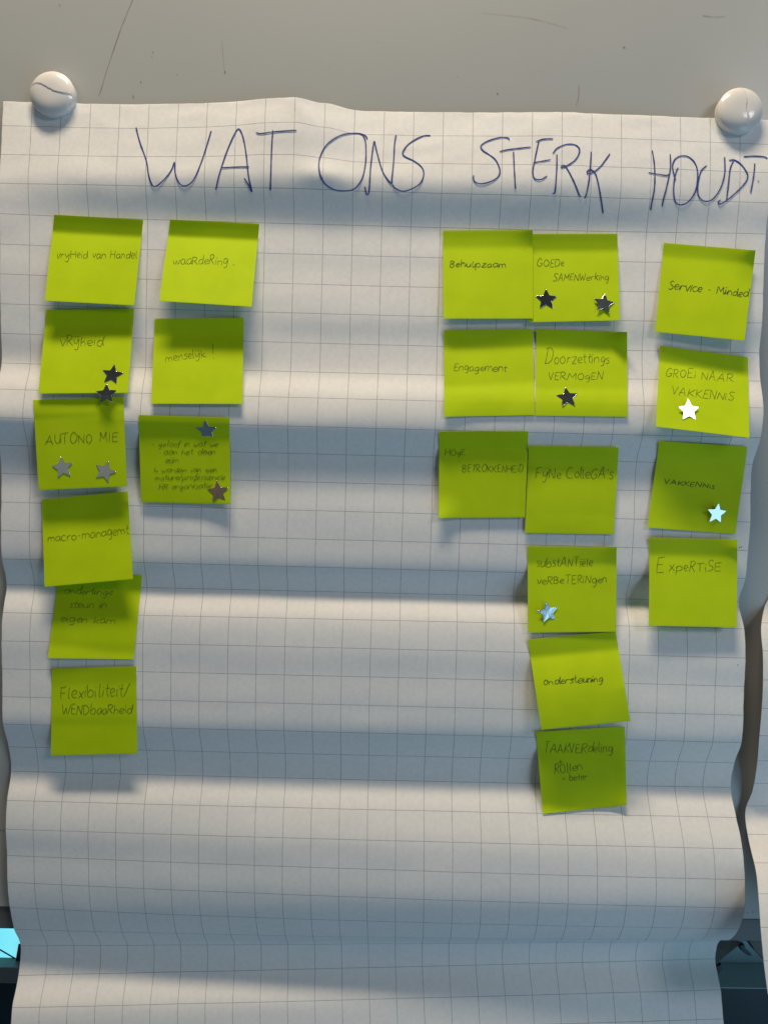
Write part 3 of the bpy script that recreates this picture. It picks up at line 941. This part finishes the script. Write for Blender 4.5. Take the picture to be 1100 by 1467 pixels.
def build_star(u, v, depth, label, rot=0.0, rad=16.5, tilt=(0, 0), mat=None, aim=None, name="star_sticker"):
    """a foil star with rounded tips stuck on the surface depth(u, v); tilt in degrees (up, turn)"""
    mat = mat or M_FOIL
    z = depth(u, v)
    c0 = np.array(ray(u, v, z))
    h = 5.0
    du = np.array(ray(u + h, v, depth(u + h, v))) - c0
    dv = np.array(ray(u, v + h, depth(u, v + h))) - c0
    ex = Vector(du).normalized(); ey = (Vector(dv) - ex * Vector(dv).dot(ex)).normalized()
    nz = ex.cross(ey)                     # points away from the lens
    Rm = Matrix.Rotation(math.radians(-tilt[0]), 3, ex) @ Matrix.Rotation(math.radians(-tilt[1]), 3, ey)
    ex, ey, nz = Rm @ ex, Rm @ ey, Rm @ nz
    off = 0.0
    if aim is not None:                   # curled so that its foil catches something bright (a world point)
        me_ = cw(c0)
        half = ((Vector(aim) - me_).normalized() + (CAM.translation - me_).normalized()).normalized()
        want = CAM.to_3x3().inverted() @ half
        want = Vector((want.x, -want.y, -want.z))
        ang = (-nz).angle(want)
        lim = math.radians(20)
        q = (-nz).rotation_difference(want)
        if ang > lim:
            q = Matrix.Identity(3).to_quaternion().slerp(q, lim / ang)
        ex, ey, nz = q @ ex, q @ ey, q @ nz
        off = math.sin(min(ang, lim))
        print("star", label, "deg", round(math.degrees(ang), 1))
    R = rad * z / FPX; r = R * 0.465
    ctr = []
    for k in range(10):
        an = math.radians(rot + 36 * k - 90)
        q = R if k % 2 == 0 else r
        q *= random.uniform(.97, 1.03)
        ctr.append((q * math.cos(an), q * math.sin(an)))
    # round the corners
    out = []
    for k in range(10):
        p, a, b = np.array(ctr[k]), np.array(ctr[k - 1]), np.array(ctr[(k + 1) % 10])
        cut = 0.16 if k % 2 == 0 else 0.10
        p1, p2 = p + (a - p) * cut, p + (b - p) * cut
        for t in (0, .25, .5, .75, 1):
            out.append((1 - t) ** 2 * p1 + 2 * t * (1 - t) * p + t * t * p2)
    n = len(out)
    rings = [1.0, .93, .66, .36]
    V = []
    base = Vector(c0) - nz * (0.3 + off * R * .75 + abs(math.sin(math.radians(tilt[0]))) * R * .7 + abs(math.sin(math.radians(tilt[1]))) * R * .6)
    seed = u * .13
    def put(p, top):
        w = base + ex * p[0] + ey * p[1] + nz * (-top)
        return cw(w)
    def crumple(p):
        return 0.09 * noise.noise((p[0] * .16 + seed, p[1] * .16, 1.7)) + 0.05
    for i, s in enumerate(rings):
        for p in out:
            q = p * s
            V.append(put(q, (0.05) + crumple(q)))
    V.append(put((0, 0), .08 + crumple((0, 0))))
    V0 = len(V)
    for p in out:
        V.append(put(p, -0.12 + crumple(p)))
    V.append(put((0, 0), -.12))
    F = []
    for i in range(len(rings) - 1):
        for k in range(n):
            a, b = i * n + k, i * n + (k + 1) % n
            F.append((a, a + n, b + n, b))
    for k in range(n):
        F.append(((len(rings) - 1) * n + k, V0 - 1, (len(rings) - 1) * n + (k + 1) % n))
        F.append((k, (k + 1) % n, V0 + (k + 1) % n, V0 + k))
        F.append((V0 + k, V0 + (k + 1) % n, V0 + n))
    o = make_mesh(name, V, F, mat, origin=cw(base))
    wnm = o.modifiers.new('flat_edges', 'WEIGHTED_NORMAL'); wnm.mode = 'FACE_AREA'; wnm.weight = 100
    tag(o, label, "star sticker", "foil star stickers")
    return o


def build_magnet(u, v, z, rpx, mode, label):
    """a white domed magnet with an S-shaped seam; mode 'h' or 'v' is the way the seam runs"""
    R = rpx * z / FPX
    H = 6.0
    c = np.array(ray(u, v, z))
    NR, NA_ = 46, 120
    V = []

    def seam(x, y):
        # signed distance-like value to the S seam, unit disc, y down
        if mode == 'h':
            return y - smooth_interp([-1, -.8, -.6, -.4, -.2, 0, .2, .4, .6, .8, 1], [-.22, -.31, -.33, -.28, -.17, -.05, .05, .1, .13, .13, .1], x)
        return x - smooth_interp([-1, -.7, -.3, .1, .5, .93], [0, .13, .2, .16, .24, .33], y)

    def height(x, y):
        q = min(1.0, math.hypot(x, y))
        h = H * (1 - q ** 3.0) ** 0.6 if q < 1 else 0.0
        d = seam(x, y)
        fade = min(1.0, max(0.0, (1.0 - q) / .10))
        g = math.exp(-(d / .024) ** 2) * (0.22 if mode == 'h' else 0.8)
        step = (0.55 if mode == 'h' else 0.6) / (1 + math.exp(-d / .012))
        return max(0.0, h - (g + step) * fade)
    for i in range(NR + 1):
        q = math.sin(math.pi / 2 * i / NR) if i else 0.0
        for k in range(NA_):
            an = 2 * math.pi * k / NA_
            x, y = q * math.cos(an), q * math.sin(an)
            V.append(cw((c[0] + R * x, c[1] + R * y, z - 6.5 - height(x, y))))
    for k in range(NA_):
        an = 2 * math.pi * k / NA_
        V.append(cw((c[0] + .985 * R * math.cos(an), c[1] + .985 * R * math.sin(an), z - 0.3)))
    F = [(i * NA_ + k, i * NA_ + (k + 1) % NA_, (i + 1) * NA_ + (k + 1) % NA_, (i + 1) * NA_ + k) for i in range(NR + 1) for k in range(NA_)]
    F = [f for f in F if f[0] >= NA_ or True]
    o = make_mesh("magnet", V, F, M_MAGNET, origin=cw((c[0], c[1], z)))
    tag(o, label, "magnet", "round white magnets")
    return o


# ------------------------------------------------------------------ build everything
build_behind()
build_whiteboard()
sheet = build_sheet()
build_second_sheet()
for word in title_strokes():
    ink_mesh("handwritten_word", word, 2.1, sheet_depth, M_MARK, sheet, 0.45)
# two stray ink dots near the edge of the sheet
ink_mesh("ink_dot", [[(1061.3, 783.2)], [(1058.6, 784.2)]], 1.6, sheet_depth, M_PEN, sheet, 0.4)
ink_mesh("ink_dot", [[(1056.2, 952.6)]], 1.3, sheet_depth, M_PEN, sheet, 0.4)

build_magnet(80.3, 140.6, 631.0, 31.5, 'h', "round white magnet by the letter W, its wavy seam running across")
build_magnet(1054.2, 164.2, 625.0, 32.0, 'v', "round white magnet above the word HOUDT, its wavy seam running up and down")

D = {}
for i, (k, n) in enumerate(NOTES.items()):
    n['seed'] = i
    D[k] = build_note(n)

build_star(161.4, 537.0, D['vrijheid'], "black mirror star on the Vrijheid note, upper of two touching stars", 8)
build_star(153.8, 565.6, lambda u, v: min(D['vrijheid'](u, 560) - .3, D['autonomie'](u, 575)), "black mirror star bridging the Vrijheid and AUTONOMIE notes", -3, tilt=(11, 0))
build_star(90.5, 670.0, D['autonomie'], "dull grey star under the letters AUT of AUTONOMIE", -8)
build_star(151.0, 675.5, D['autonomie'], "dull grey star under the letters MIE of AUTONOMIE, tilted", 20)
build_star(296.4, 617.0, D['geloof'], "grey star on the top edge of the note with six cursive lines", 0)
build_star(312.7, 704.7, D['geloof'], "coppery star on the bottom corner of the note with six cursive lines", -5, mat=M_FOIL_RED)
build_star(782.0, 429.4, D['goede'], "black star under the word GOEDE", 0)
build_star(864.0, 436.0, D['goede'], "half dark half silver star under the end of SAMENWERKING", 8, tilt=(4, 5))
build_star(812.0, 569.6, D['doorzettings'], "black star on the Doorzettings VERMOGEN note", -5)
build_star(984.4, 588.6, D['groei'], "shining white star on the GROEI NAAR VAKKENNIS note", 0, rad=17.5, aim=(1.75, -2.3, 2.3))
build_star(1023.6, 734.8, D['vakkennis'], "bright cyan star on the small VAKKENNIS note", 5, rad=16.5, aim=(1.6, -1.15, 0.75))
build_star(783.5, 876.8, D['substantiele'], "pale blue star on the substantiële verbeteringen note", -10, aim=(1.05, -1.7, 0.75))
